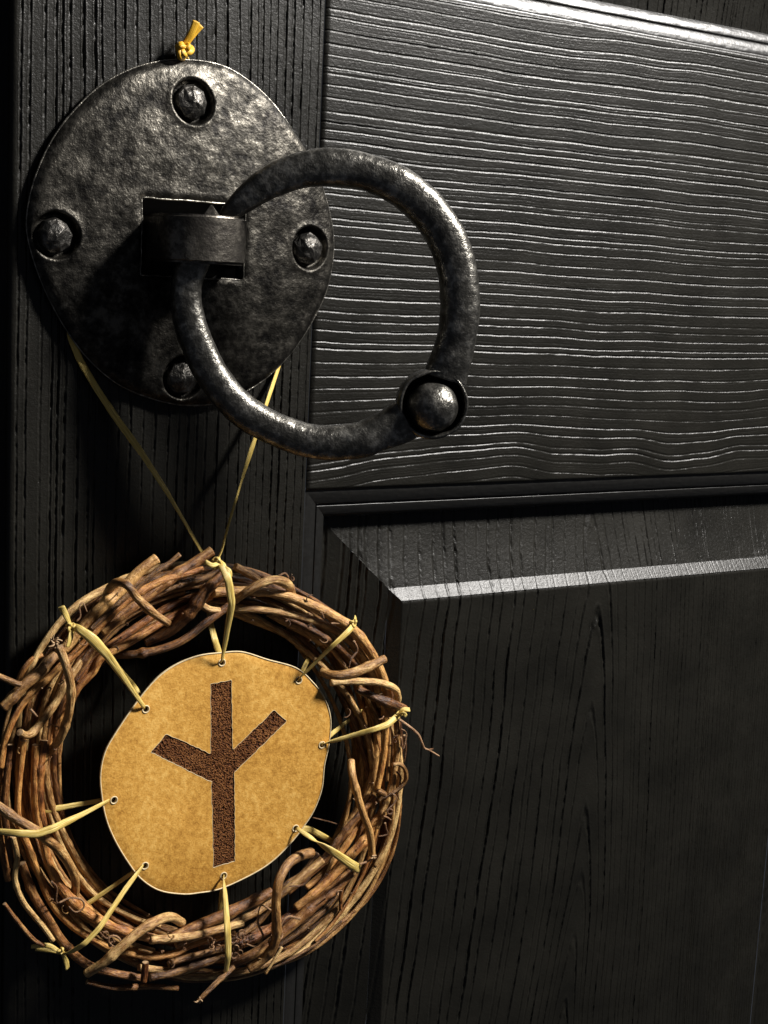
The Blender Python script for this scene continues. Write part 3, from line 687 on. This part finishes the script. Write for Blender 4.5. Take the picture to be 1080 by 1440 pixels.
HV = [
 (T5, [(745, 150), (660, 215), (590, 290), (530, 345), (440, 430), (380, 500), (300, 590)], 8.5, 17, 0),
 (T10, [(22, 690), (120, 590), (260, 440), (400, 330), (480, 230), (560, 150)], 8, [20, 20, 17], 1),
 (T10, [(0, 1290), (40, 1050), (110, 850), (220, 660), (360, 500), (500, 380), (620, 260), (760, 140), (860, 30), (1080, -210), (1330, -430), (1650, -600), (2050, -715)], 5.6, 19, 2),
 (T10, [(195, 935), (240, 962), (300, 958), (370, 890), (470, 760), (570, 620), (640, 480), (740, 330), (860, 170), (1000, 20)], 5.8, [22, 19, 17, 14], 1),
 (T10, [(590, 60), (640, 180), (690, 340), (715, 480), (710, 640), (680, 800), (620, 970), (560, 1060), (500, 1150)], 6.6, [24, 25, 24, 20, 12], 1),
 (T10, [(430, 140), (330, 200), (250, 290), (200, 390), (170, 480)], 4.6, 13, 2),
 (T10, [(-60, 345), (0, 370), (90, 410), (160, 440), (210, 450)], 4.6, 22, 1),
 (T10, [(420, 1460), (470, 1150), (540, 930), (610, 760), (700, 620), (800, 470), (936, 330), (1030, 180), (1290, 30), (1560, -130), (1840, -290), (2140, -440)], 5.8, [12, 14, 17, 17], 2),
 (T10, [(310, 1460), (370, 1200), (470, 950), (560, 800), (660, 650), (800, 440), (950, 220)], 5.4, 12, 2),
 (T10, [(190, 1460), (250, 1200), (320, 1000), (420, 800), (540, 650)], 4.8, 11, 0),
 (T5, [(505, 330), (530, 285), (565, 266), (610, 285), (650, 340), (720, 405), (802, 460)], 6.8, [14, 21, 25, 25, 23], 1),
 (T5, [(1085, 375), (980, 455), (870, 540), (760, 585), (660, 605), (550, 614)], 6.2, [21, 21, 18, 13], 0),
 (T5, [(1065, 220), (985, 300), (940, 360), (880, 430), (800, 500), (690, 548)], 8.6, [22, 22, 19, 13], 0),
 (T5, [(945, 365), (990, 395), (1040, 402)], 5.5, 21, 1),
 (T5, [(1005, 118), (900, 190), (800, 255), (690, 335), (590, 410), (480, 500)], 8.4, 18, 0),
 (T5, [(855, 135), (800, 180), (745, 212), (640, 300), (560, 370), (430, 490)], 4.4, 20, 1),
 (T5, [(1080, 190), (960, 250), (840, 280), (700, 345), (560, 440), (420, 560)], 5.5, 17, 1),
 (T5, [(1080, 300), (930, 330), (780, 395), (620, 500), (480, 600), (360, 740)], 5.5, 15, 2),
 (T5, [(880, 380), (740, 450), (600, 540), (470, 640), (350, 760), (290, 860)], 4.8, 13, 1),
 (T6, [(148, 315), (200, 275), (270, 235), (330, 225), (375, 248), (392, 290)], 6.6, [20, 24, 25, 21, 14], 1),
 (T6, [(60, 280), (200, 272), (330, 285), (440, 320), (540, 365), (640, 430), (710, 510), (760, 600), (790, 690), (805, 800)], 7.8, 19, 0),
 (T6, [(120, 345), (300, 355), (430, 385), (560, 430), (640, 490), (700, 570), (740, 650), (765, 760)], 6.2, 17, 1),
 (T6, [(300, 360), (370, 400), (480, 460), (580, 530), (650, 600), (715, 700), (745, 850), (740, 1000), (700, 1130)], 8.4, 13, 0),
 (T6, [(150, 170), (210, 200), (250, 225)], 6, 19, 1),
 (T6, [(60, 330), (200, 390), (330, 440), (450, 510), (560, 620), (630, 740), (670, 880), (650, 1040)], 5.4, 9, 0),
 (T6, [(515, 612), (560, 628), (620, 626), (690, 605), (782, 560)], 7.0, [17, 22, 24, 22], 1),
 (T6, [(553, 660), (650, 655), (760, 662), (825, 685), (838, 720), (830, 760)], 6.0, [22, 24, 24, 20, 13], 1),
 (T6, [(670, 685), (750, 725), (820, 752), (868, 772)], 6.6, [18, 22, 23, 21], 0),
 (T9, [(570, -10), (595, 60), (603, 180), (605, 300), (590, 450), (565, 580), (540, 700)], 5.4, 20, 2),
 (T9, [(520, 700), (550, 712), (605, 745)], 4.4, 19, 1),
 (T9, [(670, 60), (685, 170), (695, 350), (680, 500), (655, 660), (600, 830), (540, 1000)], 5.2, 18, 1),
 (T9, [(620, 180), (636, 330), (630, 480), (622, 640)], 2.6, 20, 1),
 (T9, [(343, 480), (355, 600), (400, 780), (440, 900), (490, 1040), (505, 1195)], 5.8, [20, 25, 26, 25, 22], 0),
 (T9, [(430, 200), (440, 350), (432, 520), (420, 700), (380, 860), (300, 1000)], 5, 12, 0),
 (T9, [(520, 100), (540, 300), (520, 500), (480, 680), (400, 860), (280, 1030)], 6.4, 15, 0),
 (T9, [(520, 750), (440, 840), (350, 960), (250, 1090), (150, 1230), (20, 1345), (-140, 1480)], 6.6, 16, 0),
 (T9, [(600, 860), (520, 960), (450, 1080), (340, 1200), (230, 1330), (90, 1470), (-80, 1600)], 7.0, 17, 2),
 (T9, [(480, 860), (380, 1010), (270, 1180), (140, 1330), (0, 1450)], 5.2, 13, 2),
 (T9, [(655, 515), (710, 510), (752, 555), (756, 630), (700, 700), (620, 745), (550, 790)], 3.6, [22, 22, 20, 17], 1),
 (T8, [(475, 355), (420, 372), (370, 410), (335, 480), (325, 560), (328, 640), (325, 720), (290, 790), (210, 852)], 7.4, [17, 22, 26, 26, 24, 20], 1),
 (T8, [(-120, 715), (0, 662), (120, 612), (220, 565), (305, 522)], 8.0, [17, 18, 17], 0),
 (T8, [(-100, 745), (0, 705), (120, 662), (250, 600), (380, 505), (520, 385)], 6.2, 17, 1),
 (T8, [(640, 440), (560, 520), (460, 600), (360, 690), (250, 770), (130, 830)], 8.2, [18, 19, 18, 15], 0),
 (T8, [(560, 440), (470, 540), (380, 620), (260, 700), (130, 750), (0, 790), (-130, 830)], 5.6, 16, 2),
 (T8, [(500, 360), (430, 450), (360, 500), (260, 640), (160, 710), (0, 760)], 4.6, 14, 1),
 (T8, [(620, 480), (540, 590), (420, 690), (300, 770)], 4.2, 12, 1),
 (T7, [(395, 1015), (480, 960), (560, 890), (640, 820), (720, 770), (785, 752), (838, 778)], 7.0, [22, 26, 27, 26, 22, 16], 1),
 (T7, [(-60, 205), (0, 245), (60, 290), (140, 340), (210, 390), (270, 440), (320, 510), (345, 580), (345, 650)], 7.0, [22, 25, 26, 24, 20, 14], 1),
 (T7, [(165, -40), (160, 120), (170, 280), (200, 410), (240, 540), (300, 640), (380, 720), (480, 780), (600, 825), (700, 850)], 6.8, [16, 17, 18, 18], 2),
 (T7, [(690, 858), (800, 850), (900, 835), (1000, 810), (1120, 778)], 6.4, 19, 1),
 (T7, [(205, -60), (185, 80), (185, 240), (200, 330)], 6.2, [16, 17, 17], 2),
 (T7, [(110, -60), (90, 120), (85, 300), (130, 430), (180, 560), (240, 690), (330, 790), (440, 860), (540, 905), (680, 935), (800, 920), (880, 880), (980, 850), (1080, 830)], 5.4, 16, 2),
 (T7, [(60, 380), (80, 480), (70, 580), (110, 690), (200, 800), (245, 862)], 4.4, 19, 1),
 (T7, [(100, 500), (150, 640), (220, 760), (300, 880), (400, 970), (520, 1010), (645, 1030)], 6.4, 16, 0),
 (T7, [(690, 1028), (800, 1005), (900, 970), (1000, 940), (1100, 905)], 6.6, 17, 1),
 (T7, [(640, 985), (760, 1000), (880, 990), (960, 960)], 5.2, 16, 1),
 (T7, [(790, 960), (900, 930), (1000, 905), (1100, 880)], 4.6, 18, 1),
 (T7, [(400, 1052), (520, 1075), (690, 1070), (820, 1080)], 4.4, 14, 0),
 (T7, [(672, 958), (668, 1000), (662, 1050)], 5.0, [20, 20], 2),
 (T7, [(20, 690), (80, 770), (150, 850), (200, 880)], 3.2, 18, 0),
 (T7, [(45, -40), (30, 100), (20, 250), (40, 400), (60, 520)], 5.4, 17, 0),
 (T7, [(10, -40), (0, 120), (-8, 260), (10, 420), (40, 580)], 5.8, 14, 0),
 (T7, [(1075, 980), (1010, 1040), (950, 1100), (908, 1142)], 3.8, [18, 22, 22], 1),
 (T8, [(632, 450), (600, 520), (595, 600)], 2.8, 16, 2),
 (T8, [(350, 755), (310, 820), (280, 870)], 2.2, 18, 1),
]
for tr, pts, r, h, mi in HV:
    vine(tr(pts), r * .93, h, M_VINE[mi], taper=(.92, 1, 1, .9), wig=.28)
# frayed broken ends
for (cx, cy, h, cnt, sp) in ((77, 903, 25, 9, 10), (279, 1407, 22, 7, 6), (524, 1205, 23, 5, 5)):
    for k in range(cnt):
        a = rnd.uniform(0, 6.28); l = sp * rnd.uniform(.6, 1.2)
        vine([(cx, cy), (cx + .5 * l * math.cos(a), cy + .5 * l * math.sin(a)), (cx + l * math.cos(a + .5), cy + l * math.sin(a + .5))], 1.6, [h, h + 1, h + rnd.uniform(-1, 2)], M_CUT, taper=(1, .5), node=False, name='splinter', ns=6, n=10)
# thin tendrils
TD = [(T9, [(700, 165), (780, 220), (850, 280), (885, 350), (900, 385), (940, 402), (1012, 445)], 1.9, [20, 22, 22]), (T9, [(935, 402), (968, 392)], 1.3, 22),
      (T5, [(365, 455), (385, 430), (380, 385), (396, 364), (415, 410)], 1.3, 20), (T5, [(430, 410), (450, 360), (500, 320)], 1.0, 18),
      (T9, [(605, 960), (612, 1000), (622, 1040), (590, 1055), (550, 1058)], 1.4, 21), (T9, [(640, 850), (665, 860), (660, 885), (635, 890), (625, 865), (680, 800), (690, 760), (660, 735)], 1.4, 21),
      (T9, [(590, 905), (620, 915), (648, 935)], 1.4, 21), (T9, [(690, 560), (720, 600), (715, 660), (700, 720), (712, 780)], 1.5, 20), (T9, [(720, 310), (735, 400), (760, 300), (755, 260), (720, 240)], 1.6, 20),
      (T9, [(750, 290), (760, 400), (748, 500)], 2.2, 17), (T7, [(275, 685), (330, 660), (380, 670), (388, 705), (350, 725), (320, 700)], 1.5, 23),
      (T7, [(240, 590), (265, 620), (260, 680), (285, 690)], 1.5, 22), (T7, [(500, 870), (505, 840), (540, 840), (560, 870), (530, 888), (508, 870)], 1.5, 23), (T7, [(440, 800), (490, 850), (520, 830)], 1.3, 23),
      (T8, [(430, 640), (380, 630), (355, 650), (340, 690)], 1.8, 24), (T8, [(470, 465), (440, 495), (380, 500)], 1.8, 22), (T8, [(250, 620), (250, 660), (270, 710), (240, 750), (200, 740)], 1.6, 22),
      (T8, [(300, 600), (260, 580), (245, 630)], 1.3, 22), (T8, [(480, 1210 - 1000), (600, 240), (580, 250)], 1.0, 12),
      (T10, [(470, 500), (500, 480), (510, 500), (490, 520)], 1.3, 22), (T10, [(470, 890), (520, 860), (560, 880), (590, 890), (580, 920), (550, 910), (560, 880)], 1.0, 20), (T10, [(310, 700), (350, 745), (380, 775)], 1.8, 20),
      (T6, [(340, 205), (365, 195), (380, 215), (365, 230)], 1.8, 18), (T6, [(515, 365), (525, 392)], 1.3, 24), (T6, [(460, 365), (480, 375)], 1.3, 24), (T6, [(555, 410), (590, 412)], 1.3, 24),
      (T6, [(650, 480), (665, 520), (640, 560), (630, 600)], 1.8, 22), (T9, [(410, 1265), (465, 1245), (500, 1225), (535, 1212)], 1.6, 23)]
for tr, pts, r, h in TD: vine(tr(pts), r, h, M_TEND, taper=(1, .9, .6), wig=.6, node=False, name='tendril', ns=6)
for k in range(60):
    th = rnd.uniform(0, 6.28); d = rnd.uniform(-38, 44); rx, ry = 243 + d, 258 + d
    cx, cy = 287 + rx * math.cos(th), 1084 - ry * math.sin(th); rr = rnd.uniform(2.5, 6.5); a0 = rnd.uniform(0, 6.28); turn = rnd.uniform(1.5, 7)
    pts = [(cx + rr * (1 - .4 * t) * math.cos(a0 + turn * t) + 9 * t * math.cos(a0), cy + rr * (1 - .4 * t) * math.sin(a0 + turn * t) + 9 * t * math.sin(a0)) for t in np.linspace(0, 1, 9)]
    h = 12 + 10 * (1 - (d / 48)**2) + rnd.uniform(-1, 3)
    vine(pts, rnd.uniform(.8, 1.5), [h - 3, h, h + 1], M_TEND if rnd.random() < .7 else M_VINE[0], taper=(1, .6), node=False, name='tendril', ns=6, n=30)
for (cx, cy) in ((345, 1325), (330, 1340), (385, 1322), (300, 1330), (335, 1318), (150, 1323)):
    for k in range(5):
        a0 = rnd.uniform(0, 6.28); rr = rnd.uniform(2.5, 6); x_, y_ = cx + rnd.uniform(-10, 10), cy + rnd.uniform(-9, 9)
        pts = [(x_ + rr * math.cos(a0 + 5 * t) * (1 - .3 * t), y_ + rr * math.sin(a0 + 5 * t)) for t in np.linspace(0, 1, 8)]
        vine(pts, rnd.uniform(1, 1.7), [20, 23, 22], M_TEND, taper=(1, .6), node=False, name='tendril', ns=6, n=26)

# ------------------------------------------------------------------ the tan disc with its rune
HD = 18.0
dz = lambda L: [(130 + x / 3.086, 900 + y / 3.086) for x, y in L]
DO = dz([(560, 56), (650, 52), (760, 85), (880, 120), (950, 180), (1000, 250), (1025, 340), (1018, 450), (1000, 540), (990, 640), (960, 730), (920, 800), (860, 880), (780, 960), (690, 1020), (560, 1080), (460, 1098), (390, 1102), (290, 1085), (210, 1035), (150, 960), (90, 860), (50, 760), (30, 640), (30, 560), (50, 480), (90, 410), (160, 310), (230, 220), (300, 150), (380, 100), (470, 68)])
HO = dz([(560, 97), (890, 172), (987, 450), (878, 815), (568, 1022), (222, 975), (85, 688), (228, 298)])
RO = dz([(512, 190), (600, 172), (604, 475), (785, 300), (838, 350), (612, 572), (616, 960), (522, 985), (514, 615), (250, 485), (318, 405), (510, 492)])
disc_o = px_loop(DO, HD, 190)
hole_l = []
for a, b in HO:
    c = Pm(a, b, HD); hole_l.append([(c[0] + 1.15 * math.cos(k / 18 * 6.28318), c[1] + 1.15 * math.sin(k / 18 * 6.28318)) for k in range(18)])
rune_l = []
rc = [Pm(a, b, HD) for a, b in RO]
rj = random.Random(3)
for k in range(len(rc)):
    a, b = rc[k], rc[(k + 1) % len(rc)]; m_ = max(2, int(np.linalg.norm(b - a) / 1.2))
    for t in range(m_): rune_l.append(tuple(a + (b - a) * t / m_ + np.array([rj.uniform(-.16, .16), rj.uniform(-.16, .16)])))
dcen = disc_o.mean(0)
def warp(p):
    x, z = (p[:, 0] - dcen[0]) / 42, (p[:, 1] - dcen[1]) / 42
    return HD + 1.1 * x * x - .5 * z * z + .5 * x * z + .35 * noise2(p[:, 0] * .05, p[:, 1] * .05, 3)
def disc_top(p):
    d = edge_dist(disc_o, p); t = np.full(len(p), .0)
    for hl in hole_l:
        c = np.mean(hl, axis=0); r = np.linalg.norm(p - c, axis=1); t += .12 * np.exp(-((r - 1.15) / .45)**2)
    return warp(p) + .6 + t - .35 * np.clip(1 - d / .6, 0, 1)**2
disc = empty('rune_disc', tuple(P(310, 1250, HD))); tag(disc, 'tan disc with a dark brown rune, strung in the middle of the wreath', 'disc')
ex = []
for hl in hole_l:
    c = np.mean(hl, axis=0)
    for r_ in (1.45, 1.9): ex += [(c[0] + r_ * math.cos(k / 18 * 6.28318), c[1] + r_ * math.sin(k / 18 * 6.28318)) for k in range(18)]
inner = [tuple(p + (dcen - p) / np.linalg.norm(dcen - p) * .62) for p in disc_o]
ex = np.array(ex + inner)
me = slab('disc_body', disc_o, hole_l + [rune_l], ex, 1.6, disc_top, lambda p: warp(p) - .6, wxz, M_EDGE, M_DISC)
link('disc_body', me, None, disc)
me = slab('rune_mark', rune_l, [], None, 1.0, lambda p: warp(p) + .42 + .06 * noise2(p[:, 0] * 1.2, p[:, 1] * 1.2, 5), lambda p: warp(p) - .55, wxz, M_RUNE, M_RUNE)
o = link('rune_mark', me, None, disc); o['label'] = 'dark brown textured rune of one stem and two rising arms'
# pale cut line round the rune and pale rims of the holes
def loop_tube(name, loop, lift, rad, mat, par, closed=True):
    L = np.array(list(loop) + [loop[0]]); L = spline(L, len(L) * 2) if len(L) > 40 else spline(L, 48)
    C = wxz(L, warp(L) + lift)
    return link(name, sweep(name, C, rad * MM, 6, closed_ends=False), mat, par)
loop_tube('rune_outline', rune_l, .55, .10, M_EDGE, disc)
loop_tube('disc_edge', [tuple(p) for p in disc_o], .26, .26, M_EDGE, disc)
for hl in hole_l: loop_tube('hole_rim', hl, .62, .26, M_EDGE, disc)
sl = np.array([Pm(a, b, HD) for a, b in dz([(400, 558), (480, 556), (560, 540), (620, 530), (690, 512)])]); sl = spline(sl, 40)
link('scratch_ridge', sweep('scratch_ridge', wxz(sl, warp(sl) + .36), .16 * MM, 6), M_RUNE, disc)

# ------------------------------------------------------------------ raffia ties and hanging cord
def ribbon(name, pts, w, mat, par, flat=.32, tw=0.0, taper=None, n=None, taut=False):
    """pts: (px, py, h) ; w: half width in photo pixels"""
    q = np.asarray(pts, float); L = np.linalg.norm(np.diff(q[:, :2], axis=0), axis=1).sum(); n = n or int(max(12, min(160, L / 2)))
    if taut:
        Ls = np.concatenate([[0], np.cumsum(np.linalg.norm(np.diff(q * np.array([1, 1, 4]), axis=0), axis=1))]); u = np.linspace(0, Ls[-1], n)
        s = np.stack([np.interp(u, Ls, q[:, k]) for k in range(3)], 1)
        for _ in range(3): s[1:-1] = (s[:-2] + 2 * s[1:-1] + s[2:]) / 4
    else:
        s = spline(q * np.array([1, 1, 4]), n); s[:, 2] /= 4
    C = np.array([P(a, b, c) for a, b, c in s]); sd = rnd.randrange(500); t = np.linspace(0, L / 40, n)
    tp = np.ones(n) if taper is None else np.interp(np.linspace(0, 1, n), np.linspace(0, 1, len(taper)), taper)
    rad = w * tp * np.array([pxs(p) for p in C]) * (1 + .16 * noise2(t + sd, t * 0, sd))
    me = sweep(name, C, rad, 10, flat=np.full(n, flat), twist=tw * np.linspace(-1, 1, n) + .25 * noise2(t * .7 + sd, t * 0, sd + 1), seed=sd % 40, sq=2.4, bump=.03)
    return link(name, me, mat, par)
def knot(name, c, r, h, mat, par, seed=0, thick=.42):
    ts = np.linspace(0, 2 * math.pi, 70); s = random.Random(seed); ro = s.uniform(0, 3)
    x = (np.sin(ts) + 1.3 * np.sin(2 * ts)) / 2.3; y = (np.cos(ts) - 1.3 * np.cos(2 * ts)) / 2.3; zz = -np.sin(3 * ts)
    xx = x * math.cos(ro) - y * math.sin(ro); yy = x * math.sin(ro) + y * math.cos(ro)
    C = np.array([P(c[0] + a * r, c[1] + b * r, h + d * r * .13) for a, b, d in zip(xx, yy, zz)])
    return link(name, sweep(name, C, r * thick * pxs(C[0]), 8, flat=.7, closed_ends=False, bump=.05, seed=seed), mat, par)
TG = 'raffia ties lacing the disc to the wreath'
def tie(label, hole, front, back, w=4.2, kn=None, tails=(), tw=.15, wt=None):
    e = empty('raffia_tie', tuple(P(front[-1][0], front[-1][1], front[-1][2]))); tag(e, label, 'tie', TG)
    hx, hy = hole
    ribbon('front_strand', [(hx, hy, HD - 1.5), (hx + (front[0][0] - hx) * .06, hy + (front[0][1] - hy) * .06, HD + 1.6)] + front, w, M_RAF, e, tw=tw, taper=wt or (.55, .8, 1, 1.05, .9), taut=True)
    ribbon('back_strand', [(hx, hy, HD - 1.0), (hx + (back[0][0] - hx) * .3, hy + (back[0][1] - hy) * .3, HD - 2.5)] + back, w * .85, M_RAF, e, tw=-.4, taut=True)
    if kn: knot('knot', kn[:2], kn[2], kn[3], M_RAF, e, int(kn[0]))
    for t in tails: ribbon('loose_end', t, w * .75, M_RAF, e, taper=(.7, 1, 1.1), tw=.5)
    return e
tie('yellow raffia tie from the top hole straight up to the cord knot', (312, 931), [(319, 890, 24), (326, 848, 28), (321, 815, 28), (311, 793, 25), (300, 786, 20)], [(302, 900, 16), (297, 880, 12), (293, 858, 5)], 5.2, (307, 793, 8, 24), [[(308, 792, 25), (298, 795, 26), (288, 790, 25)], [(310, 795, 25), (322, 803, 27), (324, 812, 27)]])
tie('short raffia tie at the upper right of the disc, small bead-like knot', (419, 956), [(445, 930, 23), (470, 906, 27), (490, 888, 27), (499, 877, 24), (500, 868, 16)], [(427, 940, 16), (436, 922, 11), (450, 900, 5)], 4.2, (497, 876, 5, 25))
tie('raffia tie at the right of the disc ending in frayed tips on the rim', (451, 1047), [(490, 1036, 23), (525, 1026, 27), (545, 1019, 27), (558, 1008, 25), (568, 997, 22)], [(465, 1033, 16), (497, 1008, 12), (514, 995, 5)], 4.4, (558, 1008, 3, 25), [[(560, 1006, 25), (566, 998, 26), (576, 998, 26)], [(560, 1006, 25), (567, 1003, 27), (571, 1007, 27)]])
tie('broad flat raffia tie crossing the wreath at the lower right', (416, 1164), [(440, 1180, 24), (470, 1199, 28), (496, 1217, 28), (505, 1222, 20)], [(435, 1166, 16), (452, 1175, 13), (470, 1185, 6)], 5.6, wt=(.5, .7, 1, 1.15, 1.2))
tie('raffia tie hanging straight down from the bottom hole of the disc', (314, 1231), [(317, 1265, 23), (320, 1310, 27), (321, 1345, 26), (318, 1366, 20), (318, 1376, 12)], [(311, 1255, 12), (309, 1285, 4), (308, 1310, 2)], 4.6)
tie('long raffia tie at the lower left with loose ends below the wreath', (202, 1216), [(175, 1252, 23), (140, 1305, 27), (118, 1328, 27), (100, 1339, 24), (88, 1341, 18)], [(185, 1228, 16), (122, 1272, 13), (100, 1288, 6)], 4.6, (86, 1338, 5, 19), [[(86, 1340, 18), (68, 1330, 17), (44, 1331, 16)], [(88, 1341, 18), (93, 1352, 18), (95, 1362, 17)], [(86, 1340, 17), (66, 1336, 15), (50, 1334, 14)]])
tie('pale raffia tie running left across the wreath to the edge of the picture', (156, 1124), [(120, 1143, 24), (75, 1165, 29), (52, 1173, 29), (25, 1172, 28), (-4, 1169, 25), (-20, 1170, 18)], [(140, 1126, 16.5), (62, 1140, 14), (40, 1144, 7)], 5.0)
tie('raffia tie at the upper left with a knot and one upright loose end', (204, 996), [(180, 962, 23), (150, 920, 27), (128, 897, 27), (110, 884, 25), (100, 880, 22)], [(190, 970, 12), (170, 945, 3), (150, 920, 2)], 5.4, (99, 881, 6, 23), [[(100, 880, 23), (95, 870, 24), (90, 860, 24), (86, 853, 24)], [(101, 884, 23), (99, 898, 24), (95, 910, 24)]], wt=(.5, .75, 1, 1.25, 1))
cord = empty('hanging_cord', tuple(P(300, 785, 18))); tag(cord, 'thin yellow cord looped behind the iron plate with the wreath hanging from it', 'cord')
ribbon('cord_strand', [(288, 783, 15), (279, 768, 14.5), (258, 731, 12.5), (235, 692, 10.5), (200, 638, 7.5), (165, 590, 5), (135, 545, 2.8), (112, 506, 1.0), (98, 470, .6), (110, 350, .6), (190, 160, .6), (250, 92, 1.0), (257, 78, 1.6)], 5.2, M_CORD, cord, tw=.8, taper=(.9, .9, 1.05, 1, .8, .6, .6, .6, .8), n=160, flat=.25, taut=True)
ribbon('cord_strand', [(304, 790, 20), (311, 778, 19), (322, 735, 15.5), (335, 692, 12), (346, 655, 9.5), (357, 622, 7), (374, 570, 4), (392, 516, .9), (404, 470, .6), (400, 330, .6), (330, 160, .6), (268, 92, 1.0), (259, 78, 1.6)], 5.6, M_CORD, cord, tw=1.0, taper=(1.1, 1.15, .8, .55, .9, .8, .6, .6, .8), n=160, flat=.25, taut=True)
knot('knot', (258, 71), 9.5, 4.0, M_KNOT, cord, 12, .62); knot('knot', (259, 69), 7.5, 5.0, M_KNOT, cord, 15, .6)
ribbon('loose_end', [(256, 70, 4), (263, 58, 5), (270, 45, 6), (276, 30, 6.5)], 4.4, M_KNOT, cord, taper=(.9, 1, 1, 1.15), tw=.2)
ribbon('loose_end', [(257, 70, 3.5), (266, 57, 4.5), (275, 46, 5), (283, 36, 5.5)], 4.0, M_KNOT, cord, taper=(.9, 1, 1, 1.15), tw=.2)
